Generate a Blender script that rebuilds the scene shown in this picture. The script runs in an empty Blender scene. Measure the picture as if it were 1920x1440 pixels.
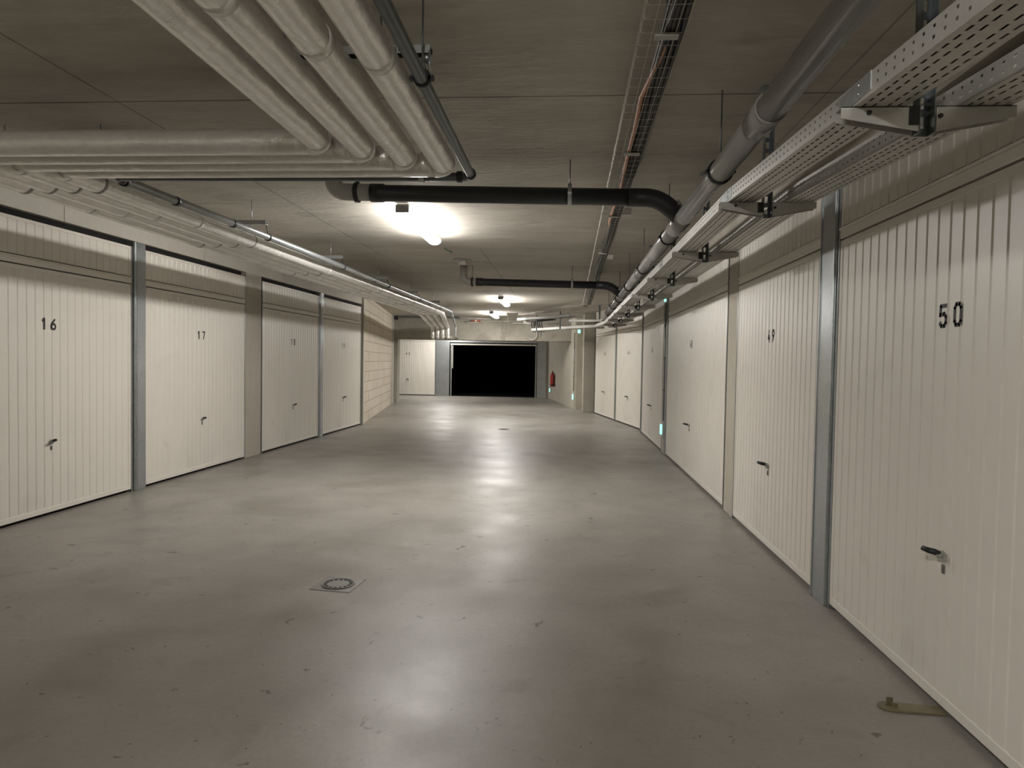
import bpy, math, random
from mathutils import Vector, Matrix
random.seed(7)
S = bpy.context.scene
COL = S.collection
PI = math.pi
# ------------------------------------------------------------------ camera, world, exposure
EYE = Vector((0, 0, 1.4))
FOC = 1300.0                                   # focal length in pixels of the 1920 wide frame
yax = Vector((102, 40, FOC)).normalized()      # hall axis in camera space (right, up, forward)
ux, uy = math.sin(0.017), math.cos(0.017)
up = Vector((ux, uy, -(ux * yax.x + uy * yax.y) / yax.z)).normalized()
xax = Vector((yax.z * up.y - yax.y * up.z, yax.x * up.z - yax.z * up.x, yax.y * up.x - yax.x * up.y))
if xax.x < 0: xax = -xax
xax.normalize()
def w_of(c): return Vector((xax.dot(c), yax.dot(c), up.dot(c)))
cr, cu, cf = w_of(Vector((1, 0, 0))), w_of(Vector((0, 1, 0))), w_of(Vector((0, 0, 1)))
cam = bpy.data.cameras.new('camera')
cam.sensor_width = 36; cam.lens = FOC * 36 / 1920; cam.clip_start = 0.02; cam.clip_end = 200
co = bpy.data.objects.new('camera', cam); COL.objects.link(co)
co.matrix_world = Matrix(((cr.x, cu.x, -cf.x, EYE.x), (cr.y, cu.y, -cf.y, EYE.y), (cr.z, cu.z, -cf.z, EYE.z), (0, 0, 0, 1)))
S.camera = co
W = bpy.data.worlds.new('world'); S.world = W; W.use_nodes = True
W.node_tree.nodes['Background'].inputs[0].default_value = (0.5, 0.48, 0.42, 1)
W.node_tree.nodes['Background'].inputs[1].default_value = 0.0
S.view_settings.view_transform = 'Standard'; S.view_settings.look = 'None'
S.view_settings.gamma = 1.0; S.view_settings.use_curve_mapping = False
S.view_settings.exposure = 0.0
LAMP = 138.0                                    # radiance of the lamp diffusers
LAMPCOL = (1.0, 0.965, 0.93)

# ------------------------------------------------------------------ materials
def mat(name, col, rough=0.6, metal=0.0, noise=None, bump=None, spec=0.5, dirt=None, stretch=(1, 1, 1), coat=0.0, rnoise=None):
    m = bpy.data.materials.new(name); m.use_nodes = True
    nt = m.node_tree; N = nt.nodes; L = nt.links; b = N['Principled BSDF']
    b.inputs['Base Color'].default_value = (*col, 1); b.inputs['Roughness'].default_value = rough
    b.inputs['Metallic'].default_value = metal; b.inputs['Specular IOR Level'].default_value = spec
    b.inputs['Coat Weight'].default_value = coat
    tc = N.new('ShaderNodeTexCoord'); mp = N.new('ShaderNodeMapping'); mp.inputs['Scale'].default_value = stretch; mp.inputs['Location'].default_value = (13.37, 7.71, 5.13)
    L.new(tc.outputs['Object'], mp.inputs[0]); 
    last = None
    def nz(scale, det=5, dist=0.0):
        n = N.new('ShaderNodeTexNoise'); n.inputs['Scale'].default_value = scale; n.inputs['Detail'].default_value = det
        n.inputs['Distortion'].default_value = dist; L.new(mp.outputs[0], n.inputs[0]); return n
    if noise:
        for (scale, amt, det) in noise:
            n = nz(scale, det); r = N.new('ShaderNodeMapRange')
            r.inputs['From Min'].default_value = 0.3; r.inputs['From Max'].default_value = 0.7
            r.inputs['To Min'].default_value = 1 - amt; r.inputs['To Max'].default_value = 1 + amt
            L.new(n.outputs['Fac'], r.inputs[0])
            mx = N.new('ShaderNodeMix'); mx.data_type = 'RGBA'; mx.blend_type = 'MULTIPLY'; mx.inputs[0].default_value = 1
            if last: L.new(last, mx.inputs[6])
            else: mx.inputs[6].default_value = (*col, 1)
            L.new(r.outputs[0], mx.inputs[7]); last = mx.outputs[2]
    if dirt:                                    # (scale, threshold, colour): scattered stains
        for (scale, th, wd, dc, k) in dirt:
            n = nz(scale, 8, 0.6); r = N.new('ShaderNodeMapRange')
            r.inputs['From Min'].default_value = th; r.inputs['From Max'].default_value = th + wd
            r.inputs['To Max'].default_value = k; L.new(n.outputs['Fac'], r.inputs[0])
            mx = N.new('ShaderNodeMix'); mx.data_type = 'RGBA'; L.new(r.outputs[0], mx.inputs[0])
            if last: L.new(last, mx.inputs[6])
            else: mx.inputs[6].default_value = (*col, 1)
            mx.inputs[7].default_value = (*dc, 1); last = mx.outputs[2]
    if last: L.new(last, b.inputs['Base Color'])
    if rnoise:
        n = nz(rnoise[0], 6); r = N.new('ShaderNodeMapRange'); r.inputs['From Min'].default_value = 0.3; r.inputs['From Max'].default_value = 0.7
        r.inputs['To Min'].default_value = rnoise[1]; r.inputs['To Max'].default_value = rnoise[2]
        L.new(n.outputs['Fac'], r.inputs[0]); L.new(r.outputs[0], b.inputs['Roughness'])
    if bump:
        h = None
        for (scale, dist, det) in bump:
            n = nz(scale, det); bp = N.new('ShaderNodeBump'); bp.inputs['Strength'].default_value = 1; bp.inputs['Distance'].default_value = dist
            L.new(n.outputs['Fac'], bp.inputs['Height'])
            if h: L.new(h, bp.inputs['Normal'])
            h = bp.outputs[0]
        L.new(h, b.inputs['Normal'])
    return m
def add_lines(m, axis_lines, col=(0.12, 0.11, 0.09)):
    """formwork joints: thin dark lines at object x or y positions, (axis, pos, half width, from, to, strength)"""
    nt = m.node_tree; N = nt.nodes; L = nt.links; b = N['Principled BSDF']
    tc = N.new('ShaderNodeTexCoord'); sp = N.new('ShaderNodeSeparateXYZ'); L.new(tc.outputs['Object'], sp.inputs[0])
    nz = N.new('ShaderNodeTexNoise'); nz.inputs['Scale'].default_value = 2.5; nz.inputs['Detail'].default_value = 6; L.new(tc.outputs['Object'], nz.inputs[0])
    for (ax, pos, hw, lo, hi, k) in axis_lines:
        def math_(op, a, bb):
            n = N.new('ShaderNodeMath'); n.operation = op
            for i, v in enumerate((a, bb)):
                if isinstance(v, (int, float)): n.inputs[i].default_value = v
                else: L.new(v, n.inputs[i])
            return n.outputs[0]
        d = math_('ABSOLUTE', math_('SUBTRACT', sp.outputs[ax], pos), 0)
        on = math_('LESS_THAN', d, hw)
        o = sp.outputs['Y' if ax == 'X' else 'X']
        if ax == 'Z': o = sp.outputs['X']
        on = math_('MULTIPLY', on, math_('GREATER_THAN', o, lo)); on = math_('MULTIPLY', on, math_('LESS_THAN', o, hi))
        on = math_('MULTIPLY', on, math_('MULTIPLY', nz.outputs['Fac'], 1.7 * k))
        mx = N.new('ShaderNodeMix'); mx.data_type = 'RGBA'; L.new(on, mx.inputs[0])
        src = b.inputs['Base Color'].links
        if src: L.new(src[0].from_socket, mx.inputs[6])
        else: mx.inputs[6].default_value = b.inputs['Base Color'].default_value
        mx.inputs[7].default_value = (*col, 1); L.new(mx.outputs[2], b.inputs['Base Color'])
def emis(name, col, s, base=(0.9, 0.9, 0.88)):
    m = mat(name, base, 0.4); b = m.node_tree.nodes['Principled BSDF']
    b.inputs['Emission Color'].default_value = (*col, 1); b.inputs['Emission Strength'].default_value = s; return m

M_FLOOR = mat('polished_concrete_floor', (0.262, 0.244, 0.215), noise=[(0.5, 0.13, 4), (2.4, 0.09, 7), (40, 0.05, 3)], bump=[(3, 0.003, 3), (160, 0.0003, 2)],
              dirt=[(1.1, 0.56, 0.14, (0.18, 0.165, 0.13), 0.55), (3.5, 0.62, 0.08, (0.20, 0.185, 0.155), 0.5), (11.0, 0.685, 0.03, (0.07, 0.06, 0.05), 0.75), (30.0, 0.70, 0.02, (0.06, 0.05, 0.04), 0.8)], rough=0.42, rnoise=(1.6, 0.34, 0.50), spec=0.45)
M_CEIL = mat('board_marked_concrete', (0.47, 0.44, 0.38), noise=[(0.7, 0.16, 6), (5, 0.10, 8), (26, 0.05, 4)], bump=[(14, 0.004, 6)], stretch=(0.6, 1.6, 1),
             dirt=[(2.2, 0.62, 0.1, (0.31, 0.285, 0.235), 0.5), (12, 0.73, 0.03, (0.14, 0.12, 0.1), 0.5)], rough=0.8)
add_lines(M_CEIL, [('Y', 3.70, 0.008, -9, 9, 1.0), ('X', -2.5, 0.006, -5, 12.0, 0.75), ('Y', 6.15, 0.007, -9, 1.2, 0.6), ('X', -1.1, 0.006, 8.6, 22, 0.7),
                   ('Y', 8.6, 0.006, -2.5, 9, 0.6), ('Y', 11.05, 0.008, -9, 9, 0.5), ('Y', 13.9, 0.01, -9, 9, 0.9), ('Y', 17.6, 0.01, -9, 9, 0.7), ('X', 1.3, 0.006, -5, 20, 0.5)], (0.13, 0.115, 0.09))
M_WALL = mat('cast_concrete', (0.43, 0.40, 0.335), noise=[(0.9, 0.1, 5), (9, 0.05, 6)], bump=[(20, 0.002, 5)], dirt=[(3.0, 0.66, 0.1, (0.27, 0.25, 0.2), 0.5)], rough=0.8)
M_LINTEL = mat('smooth_precast_concrete', (0.47, 0.445, 0.39), noise=[(1.2, 0.08, 5), (14, 0.04, 6)], bump=[(30, 0.001, 4)], rough=0.75)
M_BEAM = mat('darkened_concrete', (0.30, 0.28, 0.235), noise=[(0.9, 0.15, 6), (7, 0.08, 6)], bump=[(15, 0.003, 5)], dirt=[(1.6, 0.58, 0.1, (0.20, 0.18, 0.14), 0.6)], rough=0.8)  # mottled concrete, darkened in colour to offset the close lamp's light
M_DOOR = mat('cream_powder_coated_steel', (0.72, 0.685, 0.615), rough=0.4, noise=[(1.5, 0.03, 4)], dirt=[(2.6, 0.62, 0.12, (0.56, 0.525, 0.455), 0.35)], bump=[(60, 0.0002, 2)])
M_EDGE = mat('cream_door_edge_steel', (0.73, 0.695, 0.625), rough=0.4)
M_GALV = mat('galvanised_steel', (0.45, 0.475, 0.48), rough=0.32, metal=0.75, noise=[(2.5, 0.1, 5), (35, 0.07, 2)])
M_GALVD = mat('dull_galvanised_steel', (0.36, 0.37, 0.35), rough=0.55, metal=0.5, noise=[(3, 0.12, 5)])
M_TRAY = mat('zinc_sheet_tray', (0.47, 0.46, 0.425), rough=0.45, metal=0.5, noise=[(1.8, 0.07, 4), (18, 0.04, 3)])
M_WIRE = mat('zinc_wire', (0.55, 0.52, 0.45), rough=0.4, metal=0.6)
M_BLACK = mat('black_rubber', (0.012, 0.012, 0.013), rough=0.55)
M_BPVC = mat('black_pipe_plastic', (0.018, 0.019, 0.021), rough=0.42, noise=[(3, 0.15, 4)])
M_GPVC = mat('grey_pipe_plastic', (0.33, 0.325, 0.29), rough=0.33, noise=[(2, 0.08, 4), (20, 0.04, 3)])
M_SOIL = mat('grey_drain_pipe_plastic', (0.31, 0.303, 0.285), rough=0.27, noise=[(2, 0.1, 4)], coat=0.25)
M_DSTEEL = mat('dark_grey_steel_pipe', (0.12, 0.135, 0.14), rough=0.32, metal=0.35, noise=[(4, 0.15, 4)])
M_INS = mat('foil_paper_lagging', (0.80, 0.78, 0.735), rough=0.3, metal=0.55, noise=[(5, 0.05, 6), (30, 0.05, 4)], bump=[(11, 0.009, 5), (48, 0.0022, 4)])
M_SEAM = mat('taped_lagging_seam', (0.76, 0.74, 0.69), rough=0.38, metal=0.35, bump=[(40, 0.003, 6)])
M_DARK = mat('dark_gap', (0.012, 0.011, 0.01), rough=0.9)
M_VOID = mat('painted_dark_lining', (0.006, 0.006, 0.006), rough=0.95, spec=0.05)  # black colour standing in for the garage's lack of light
M_PAINT = mat('black_stencil_paint', (0.012, 0.012, 0.012), rough=0.6)
M_WPLA = mat('grey_lamp_housing', (0.24, 0.235, 0.22), rough=0.45)
M_LAMP = emis('lit_lamp_diffuser', LAMPCOL, LAMP)
M_RED = mat('red_enamel', (0.42, 0.012, 0.01), rough=0.3, coat=0.3)
M_ORANGE = mat('orange_cable_sheath', (0.5, 0.24, 0.13), rough=0.5)
M_CABLE = mat('black_cable_sheath', (0.014, 0.013, 0.014), rough=0.5)
M_SIGNL = emis('lit_green_exit_glass', (0.35, 1.0, 0.85), 1.2, (0.5, 0.8, 0.75))
M_SIGNB = mat('grey_sign_housing', (0.42, 0.42, 0.38), rough=0.4)
M_WOOD = mat('weathered_tan_plastic', (0.17, 0.145, 0.085), rough=0.5, noise=[(20, 0.2, 5)])
M_IRON = mat('drain_metal', (0.17, 0.165, 0.15), rough=0.45, metal=0.5, noise=[(20, 0.15, 4)])
M_GREEN = mat('green_marker', (0.08, 0.2, 0.12), rough=0.7)
M_CHIP = mat('white_scuff_paint', (0.9, 0.88, 0.82), rough=0.6)
M_LTGREY = mat('light_grey_conduit', (0.56, 0.54, 0.48), rough=0.4)

def block_mat():
    m = mat('concrete_blockwork', (0.56, 0.50, 0.41), rough=0.85, noise=[(1.2, 0.07, 4), (25, 0.07, 6)])
    nt = m.node_tree; N = nt.nodes; L = nt.links; b = N['Principled BSDF']
    tc = N.new('ShaderNodeTexCoord'); sp = N.new('ShaderNodeSeparateXYZ'); cb = N.new('ShaderNodeCombineXYZ')
    L.new(tc.outputs['Object'], sp.inputs[0]); L.new(sp.outputs['X'], cb.inputs[0]); L.new(sp.outputs['Z'], cb.inputs[1])
    br = N.new('ShaderNodeTexBrick'); L.new(cb.outputs[0], br.inputs[0]); br.inputs['Scale'].default_value = 1
    br.inputs['Brick Width'].default_value = 1.0; br.inputs['Row Height'].default_value = 0.225; br.inputs['Mortar Size'].default_value = 0.009
    br.inputs['Color1'].default_value = (1, 1, 1, 1); br.inputs['Color2'].default_value = (0.93, 0.93, 0.91, 1); br.inputs['Mortar'].default_value = (0.72, 0.7, 0.66, 1)
    mx = N.new('ShaderNodeMix'); mx.data_type = 'RGBA'; mx.blend_type = 'MULTIPLY'; mx.inputs[0].default_value = 1
    L.new(b.inputs['Base Color'].links[0].from_socket, mx.inputs[6]); L.new(br.outputs['Color'], mx.inputs[7]); L.new(mx.outputs[2], b.inputs['Base Color'])
    bp = N.new('ShaderNodeBump'); bp.inputs['Distance'].default_value = 0.006; bp.invert = True; L.new(br.outputs['Fac'], bp.inputs['Height']); L.new(bp.outputs[0], b.inputs['Normal'])
    return m
M_BLOCK = block_mat()

# ------------------------------------------------------------------ mesh helpers
class MB:
    def __init__(s): s.v = []; s.f = []; s.sm = []; s.st = []
    def add(s, vs, fs, smooth=False):
        o = len(s.v); s.st.append((o, len(s.f))); s.v += [Vector(p) for p in vs]; s.f += [[i + o for i in f] for f in fs]; s.sm += [smooth] * len(fs); return s
    def box(s, x0, x1, y0, y1, z0, z1, M=None):
        vs = [Vector((x, y, z)) for z in (z0, z1) for y in (y0, y1) for x in (x0, x1)]
        if M: vs = [M @ p for p in vs]
        return s.add(vs, [(0, 2, 3, 1), (4, 5, 7, 6), (0, 1, 5, 4), (2, 6, 7, 3), (0, 4, 6, 2), (1, 3, 7, 5)])
    def prism(s, poly, z0, z1, M=None):        # polygon in xy
        n = len(poly); vs = [Vector((x, y, z)) for z in (z0, z1) for x, y in poly]
        if M: vs = [M @ p for p in vs]
        return s.add(vs, [tuple(range(n))[::-1], tuple(range(n, 2 * n))] + [(i, (i + 1) % n, (i + 1) % n + n, i + n) for i in range(n)])
    def tube(s, pts, r, seg=12, caps=True, smooth=True):
        pts = [Vector(p) for p in pts]; n = len(pts)
        rs = r if isinstance(r, (list, tuple)) else [r] * n
        T = []
        for i in range(n):
            a = pts[max(i - 1, 0)]; b = pts[min(i + 1, n - 1)]
            t = (b - a)
            if 0 < i < n - 1: t = (pts[i] - pts[i - 1]).normalized() + (pts[i + 1] - pts[i]).normalized()
            T.append(t.normalized())
        ref = Vector((0, 0, 1)) if abs(T[0].z) < 0.9 else Vector((1, 0, 0))
        nrm = (ref - T[0] * ref.dot(T[0])).normalized()
        vs = []
        for i in range(n):
            nrm = (nrm - T[i] * nrm.dot(T[i])).normalized(); bn = T[i].cross(nrm)
            k = 1.0
            if 0 < i < n - 1:
                c = T[i].dot((pts[i + 1] - pts[i]).normalized()); k = 1 / max(c, 0.5)
                ax = (pts[i + 1] - pts[i]).normalized() - (pts[i] - pts[i - 1]).normalized()
                ax = ax.normalized() if ax.length > 1e-6 else None
            else: ax = None
            for j in range(seg):
                a = 2 * PI * j / seg; d = (nrm * math.cos(a) + bn * math.sin(a)) * rs[i]
                if ax: d += ax * d.dot(ax) * (k - 1)
                vs.append(pts[i] + d)
        fs = [(i * seg + j, i * seg + (j + 1) % seg, (i + 1) * seg + (j + 1) % seg, (i + 1) * seg + j) for i in range(n - 1) for j in range(seg)]
        s.add(vs, fs, smooth)
        if caps:
            o = len(s.v) - len(vs)
            s.f += [[o + j for j in range(seg)][::-1], [o + (n - 1) * seg + j for j in range(seg)]]; s.sm += [False, False]
        return s
    def ring(s, c, axis, r0, r1, w, seg=20):   # band of width w around an axis
        c = Vector(c); a = Vector(axis).normalized(); ref = Vector((0, 0, 1)) if abs(a.z) < 0.9 else Vector((1, 0, 0))
        n = (ref - a * ref.dot(a)).normalized(); b = a.cross(n); vs = []
        for j in range(seg):
            d = n * math.cos(2 * PI * j / seg) + b * math.sin(2 * PI * j / seg)
            vs += [c - a * w / 2 + d * r0, c - a * w / 2 + d * r1, c + a * w / 2 + d * r1, c + a * w / 2 + d * r0]
        fs = []
        for j in range(seg):
            k = (j + 1) % seg
            for q in range(4): fs.append((j * 4 + q, j * 4 + (q + 1) % 4, k * 4 + (q + 1) % 4, k * 4 + q))
        return s.add(vs, fs, True)
    def split(s, name, m, parent=None, **k):   # every shape added becomes a part of its own
        e = s.st[1:] + [(len(s.v), len(s.f))]
        for (v0, f0), (v1, f1) in zip(s.st, e):
            q = MB(); q.v = s.v[v0:v1]; q.f = [[i - v0 for i in f] for f in s.f[f0:f1]]; q.sm = s.sm[f0:f1]; q.build(name, m, parent, **k)
    def weld(s):
        key = {}; nv = []; mp = []
        for p in s.v:
            k = (round(p.x, 5), round(p.y, 5), round(p.z, 5))
            if k not in key: key[k] = len(nv); nv.append(p)
            mp.append(key[k])
        s.v = nv; s.f = [[mp[i] for i in f] for f in s.f]; return s
    def build(s, name, m, parent=None, M=None, bevel=0, solid=0):
        me = bpy.data.meshes.new(name)
        vs = [M @ p for p in s.v] if M else s.v
        me.from_pydata([tuple(p) for p in vs], [], s.f); me.update()
        me.polygons.foreach_set('use_smooth', s.sm)
        me.materials.append(m)
        o = bpy.data.objects.new(name, me); COL.objects.link(o)
        if parent: o.parent = parent
        if bevel:
            b = o.modifiers.new('b', 'BEVEL'); b.width = bevel; b.segments = 2; b.limit_method = 'ANGLE'; b.angle_limit = 0.6
        if solid:
            b = o.modifiers.new('s', 'SOLIDIFY'); b.thickness = solid; b.offset = 0
        return o
def fillet(pts, r, n=5):
    pts = [Vector(p) for p in pts]; out = [pts[0]]
    for i in range(1, len(pts) - 1):
        a = (pts[i - 1] - pts[i]).normalized(); b = (pts[i + 1] - pts[i]).normalized()
        rr = min(r, (pts[i - 1] - pts[i]).length * 0.45, (pts[i + 1] - pts[i]).length * 0.45)
        p0 = pts[i] + a * rr; p2 = pts[i] + b * rr
        for k in range(n + 1):
            t = k / n; out.append(p0 * (1 - t) ** 2 + pts[i] * 2 * t * (1 - t) + p2 * t * t)
    return out + [pts[-1]]
def thing(name, label, cat, loc=(0, 0, 0), rz=0, group=None, kind=None):
    o = bpy.data.objects.new(name, None); COL.objects.link(o); o.location = loc; o.rotation_euler = (0, 0, rz)
    o.empty_display_size = 0.1
    return tag(o, label, cat, group, kind)
def tag(o, label, cat, group=None, kind=None):
    if label: o['label'] = label
    if cat: o['category'] = cat
    if group: o['group'] = group
    if kind: o['kind'] = kind
    return o
def struct(o, label=None, cat=None): return tag(o, label, cat, kind='structure')
def dup(root, loc=None, rz=None, label=None):
    r = root.copy(); COL.objects.link(r)
    if loc is not None: r.location = loc
    if rz is not None: r.rotation_euler = (0, 0, rz)
    if label: r['label'] = label
    for ch in list(root.children):
        c = ch.copy(); COL.objects.link(c); c.parent = r
        for g in list(ch.children):
            d = g.copy(); COL.objects.link(d); d.parent = c
    return r
def frame(ox, oy, dx, dy):                     # local x along the wall to the viewer's right, local y into the wall
    a = math.atan2(dy, dx)
    return Matrix.Translation((ox, oy, 0)) @ Matrix.Rotation(a, 4, 'Z'), a

CEIL = 2.80
FL, AL = frame(-4.49, 0, 0.010, 1)             # left wall, u = distance along +Y
FR, AR = frame(1.545, 0, 0, -1)                # right wall, u = -Y
FB, AB = frame(0.80, 19.45, 0.80, -4.75)       # right wall after the bend, u from the far end
FK, AK = frame(-4.345, 14.62, -1.2, 7.25)      # block wall after the left doors

# ------------------------------------------------------------------ shell
struct(MB().box(-14, 9, -7, 34, -0.2, 0).build('floor', M_FLOOR), 'smooth grey concrete floor of the garage aisle', 'floor')
ceil = struct(MB().box(-14, 9, -7, 34, CEIL, CEIL + 0.25).build('ceiling', M_CEIL), 'rough concrete ceiling slab with formwork joints', 'ceiling')
mk = MB(); mk.tube([(-1.545, 8.58, CEIL - 0.001), (-1.53, 8.75, CEIL - 0.001), (-1.50, 8.80, CEIL - 0.001), (-1.515, 8.96, CEIL - 0.001)], 0.009, 6)
mk.build('marker_scribble', M_GREEN, ceil)
# left wall: back plane, lintel over the doors, posts are separate
struct(MB().box(-7, 14.60, 0.102, 0.4, 0, CEIL).build('wall_left', M_WALL, None, FL), 'grey concrete wall behind the left row of doors', 'wall')
struct(MB().box(-7, 4.40, 0.0, 0.10, 0, CEIL).build('wall_left_near', M_WALL, None, FL), 'plain concrete wall before door 16', 'wall')
m = MB()
for a, b in ((4.40, 5.82), (5.82, 8.15), (8.15, 10.49), (10.49, 12.83), (12.83, 14.66)):
    m.box(a + 0.004, b - 0.004, 0.0, 0.1, 2.565, CEIL)
m.box(4.4, 14.66, 0.01, 0.1, 2.57, CEIL)
struct(m.build('trim_1', M_LINTEL, None, FL), 'pale concrete lintel strip above the left row of doors', 'lintel')
struct(MB().box(4.4, 14.45, 0.075, 0.099, 2.44, 2.57).build('trim_2', M_DARK, None, FL), 'dark gap above the left door transoms', 'gap')
# right wall
struct(MB().box(-14.35, 7, 0.102, 0.4, 0, CEIL).build('wall_right', M_WALL, None, FR), 'grey concrete wall behind the right row of doors', 'wall')
struct(MB().box(-1.75, 7, 0, 0.10, 0, CEIL).build('wall_right_near', M_WALL, None, FR), 'plain concrete wall before door 50', 'wall')
struct(MB().box(-14.5, -1.75, 0.0, 0.10, 2.572, CEIL).build('trim_5', M_WALL, None, FR), 'concrete lintel above the right row of doors', 'lintel')
struct(MB().box(0, 4.8, 0.0, 0.10, 2.572, CEIL).build('trim_6', M_WALL, None, FB), 'concrete lintel above doors 45 and 46', 'lintel')
m = MB(); m.box(0, 5.1, 0.102, 0.4, 0, CEIL)
struct(m.build('wall_right_bend', M_WALL, None, FB), 'concrete wall behind the three far right doors', 'wall')
struct(MB().box(-5.2, 2.2, -7, -6.7, 0, CEIL).build('wall_back', M_WALL), 'concrete wall closing the aisle behind the camera', 'wall')
# left block wall and its plastered end
struct(MB().box(0.02, 7.0, 0.0, 0.25, 0, CEIL).build('wall_left_block', M_BLOCK, None, FK), 'cream concrete blockwork wall after door 19', 'wall')
m = MB(); m.box(-0.16, 0.02, -0.012, 0.25, 0, CEIL)
struct(m.build('trim_3', M_LINTEL, None, FK), 'pale plastered edge between door 19 and the blockwork', 'pier')
m = MB(); m.box(6.9, 7.45, -0.03, 0.28, 0, CEIL)
struct(m.build('wall_left_end', M_LINTEL, None, FK), 'smooth plastered end of the blockwork wall', 'wall')
# far bay behind the beam
struct(MB().box(-5.75, -5.45, 22.1, 22.4, 0, CEIL).box(-9.5, -5.6, 22.1, 22.4, 0, CEIL).box(-9.8, -9.5, 22.1, 27.6, 0, CEIL).build('wall_far_left', M_WALL), 'concrete wall beyond the blockwork, left of door 43', 'wall')
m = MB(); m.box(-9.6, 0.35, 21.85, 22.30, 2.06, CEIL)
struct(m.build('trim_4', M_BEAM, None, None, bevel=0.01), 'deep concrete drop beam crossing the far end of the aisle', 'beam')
m = MB(); m.box(-9.6, -7.55, 27.3, 27.6, 0, CEIL); m.box(-9.6, -5.1, 27.3, 27.6, 2.30, CEIL); m.box(-5.1, -0.75, 27.3, 27.6, 2.28, CEIL); m.box(-0.85, 0, 27.3, 27.6, 0, CEIL)
struct(m.build('wall_end', M_WALL), 'concrete end wall above the dark opening', 'wall')
# garage behind the opening, its darkness painted into the lining
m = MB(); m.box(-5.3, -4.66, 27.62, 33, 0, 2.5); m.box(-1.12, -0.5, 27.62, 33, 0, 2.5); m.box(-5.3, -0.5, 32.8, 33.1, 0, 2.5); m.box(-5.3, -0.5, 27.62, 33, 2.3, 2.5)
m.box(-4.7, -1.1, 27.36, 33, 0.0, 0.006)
struct(m.build('wall_inner', M_VOID), 'lining inside the open garage 44 with its darkness painted black', 'garage interior')
# right concrete wall beyond the pillar
FW, AW = frame(-0.70, 27.3, 1.0, -6.55)
struct(MB().box(0, 6.60, 0, 0.35, 0, CEIL).build('wall_right_end', M_WALL, None, FW), 'bare concrete wall with the fire extinguisher', 'wall')
struct(MB().box(0.25, 0.62, 20.8, 21.1, 0, CEIL).build('wall_recess', M_WALL), 'shaded wall in the recess beside the pillar', 'wall')
tag(MB().box(0.485, 0.805, 19.80, 20.8, 0, CEIL).build('concrete_pillar', M_WALL, None, None, bevel=0.012), 'square grey concrete pillar beside door 45', 'pillar')
# ------------------------------------------------------------------ digits
GL = {
 '0': [[(0, .2), (0, .8), (.12, .97), (.38, .97), (.5, .8), (.5, .2), (.38, .03), (.12, .03), (0, .2)]],
 '1': [[(.05, .78), (.3, 1), (.3, 0)]],
 '3': [[(0, .85), (.12, .97), (.38, .97), (.5, .82), (.5, .65), (.36, .53), (.2, .53)], [(.36, .53), (.5, .4), (.5, .17), (.38, .03), (.12, .03), (0, .16)]],
 '4': [[(.32, 1), (0, .3), (.5, .3)], [(.36, .55), (.36, 0)]],
 '5': [[(.5, .97), (.04, .97), (.0, .52)], [(0, .55), (.34, .6), (.5, .46), (.5, .18), (.38, .03), (.12, .03), (0, .17)]],
 '6': [[(.42, .98), (.14, .66), (0, .36), (0, .18), (.12, .03), (.38, .03), (.5, .18), (.5, .38), (.38, .53), (.12, .5)]],
 '7': [[(0, .97), (.5, .97), (.16, 0)]],
 '8': [[(.12, .53), (0, .66), (0, .83), (.12, .97), (.38, .97), (.5, .83), (.5, .66), (.38, .53), (.12, .53), (0, .38), (0, .17), (.12, .03), (.38, .03), (.5, .17), (.5, .38), (.38, .53)]],
 '9': [[(.08, .02), (.36, .34), (.5, .64), (.5, .82), (.38, .97), (.12, .97), (0, .82), (0, .62), (.12, .47), (.38, .5)]],
 'C': [[(.5, .8), (.38, .97), (.12, .97), (0, .8), (0, .2), (.12, .03), (.38, .03), (.5, .2)]],
 'N': [[(0, 0), (0, 1), (.5, 0), (.5, 1)]], 'F': [[(0, 0), (0, 1), (.5, 1)], [(0, .52), (.4, .52)]],
 'O': [[(0, .2), (0, .8), (.12, .97), (.38, .97), (.5, .8), (.5, .2), (.38, .03), (.12, .03), (0, .2)]],
}
def glyph(m, ch, x, z, h, y=-0.0012, sw=0.19, T=None):
    """stroke letters in the local xz plane; 0 and 5 have stencil gaps"""
    for pl in GL[ch]:
        for i in range(len(pl) - 1):
            a = Vector((pl[i][0], 0, pl[i][1])) * h; b = Vector((pl[i + 1][0], 0, pl[i + 1][1])) * h
            d = (b - a).normalized(); n = Vector((-d.z, 0, d.x)) * sw * h / 2; e = d * sw * h * 0.3
            q = [a - e + n, a - e - n, b + e - n, b + e + n]
            vs = [Vector((p.x + x - h * 0.25, y, p.z + z)) for p in q] + [Vector((p.x + x - h * 0.25, y + 0.001, p.z + z)) for p in q]
            if T: vs = [T @ p for p in vs]
            m.add(vs, [(0, 1, 2, 3), (7, 6, 5, 4), (0, 4, 5, 1), (1, 5, 6, 2), (2, 6, 7, 3), (3, 7, 4, 0)])

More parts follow.
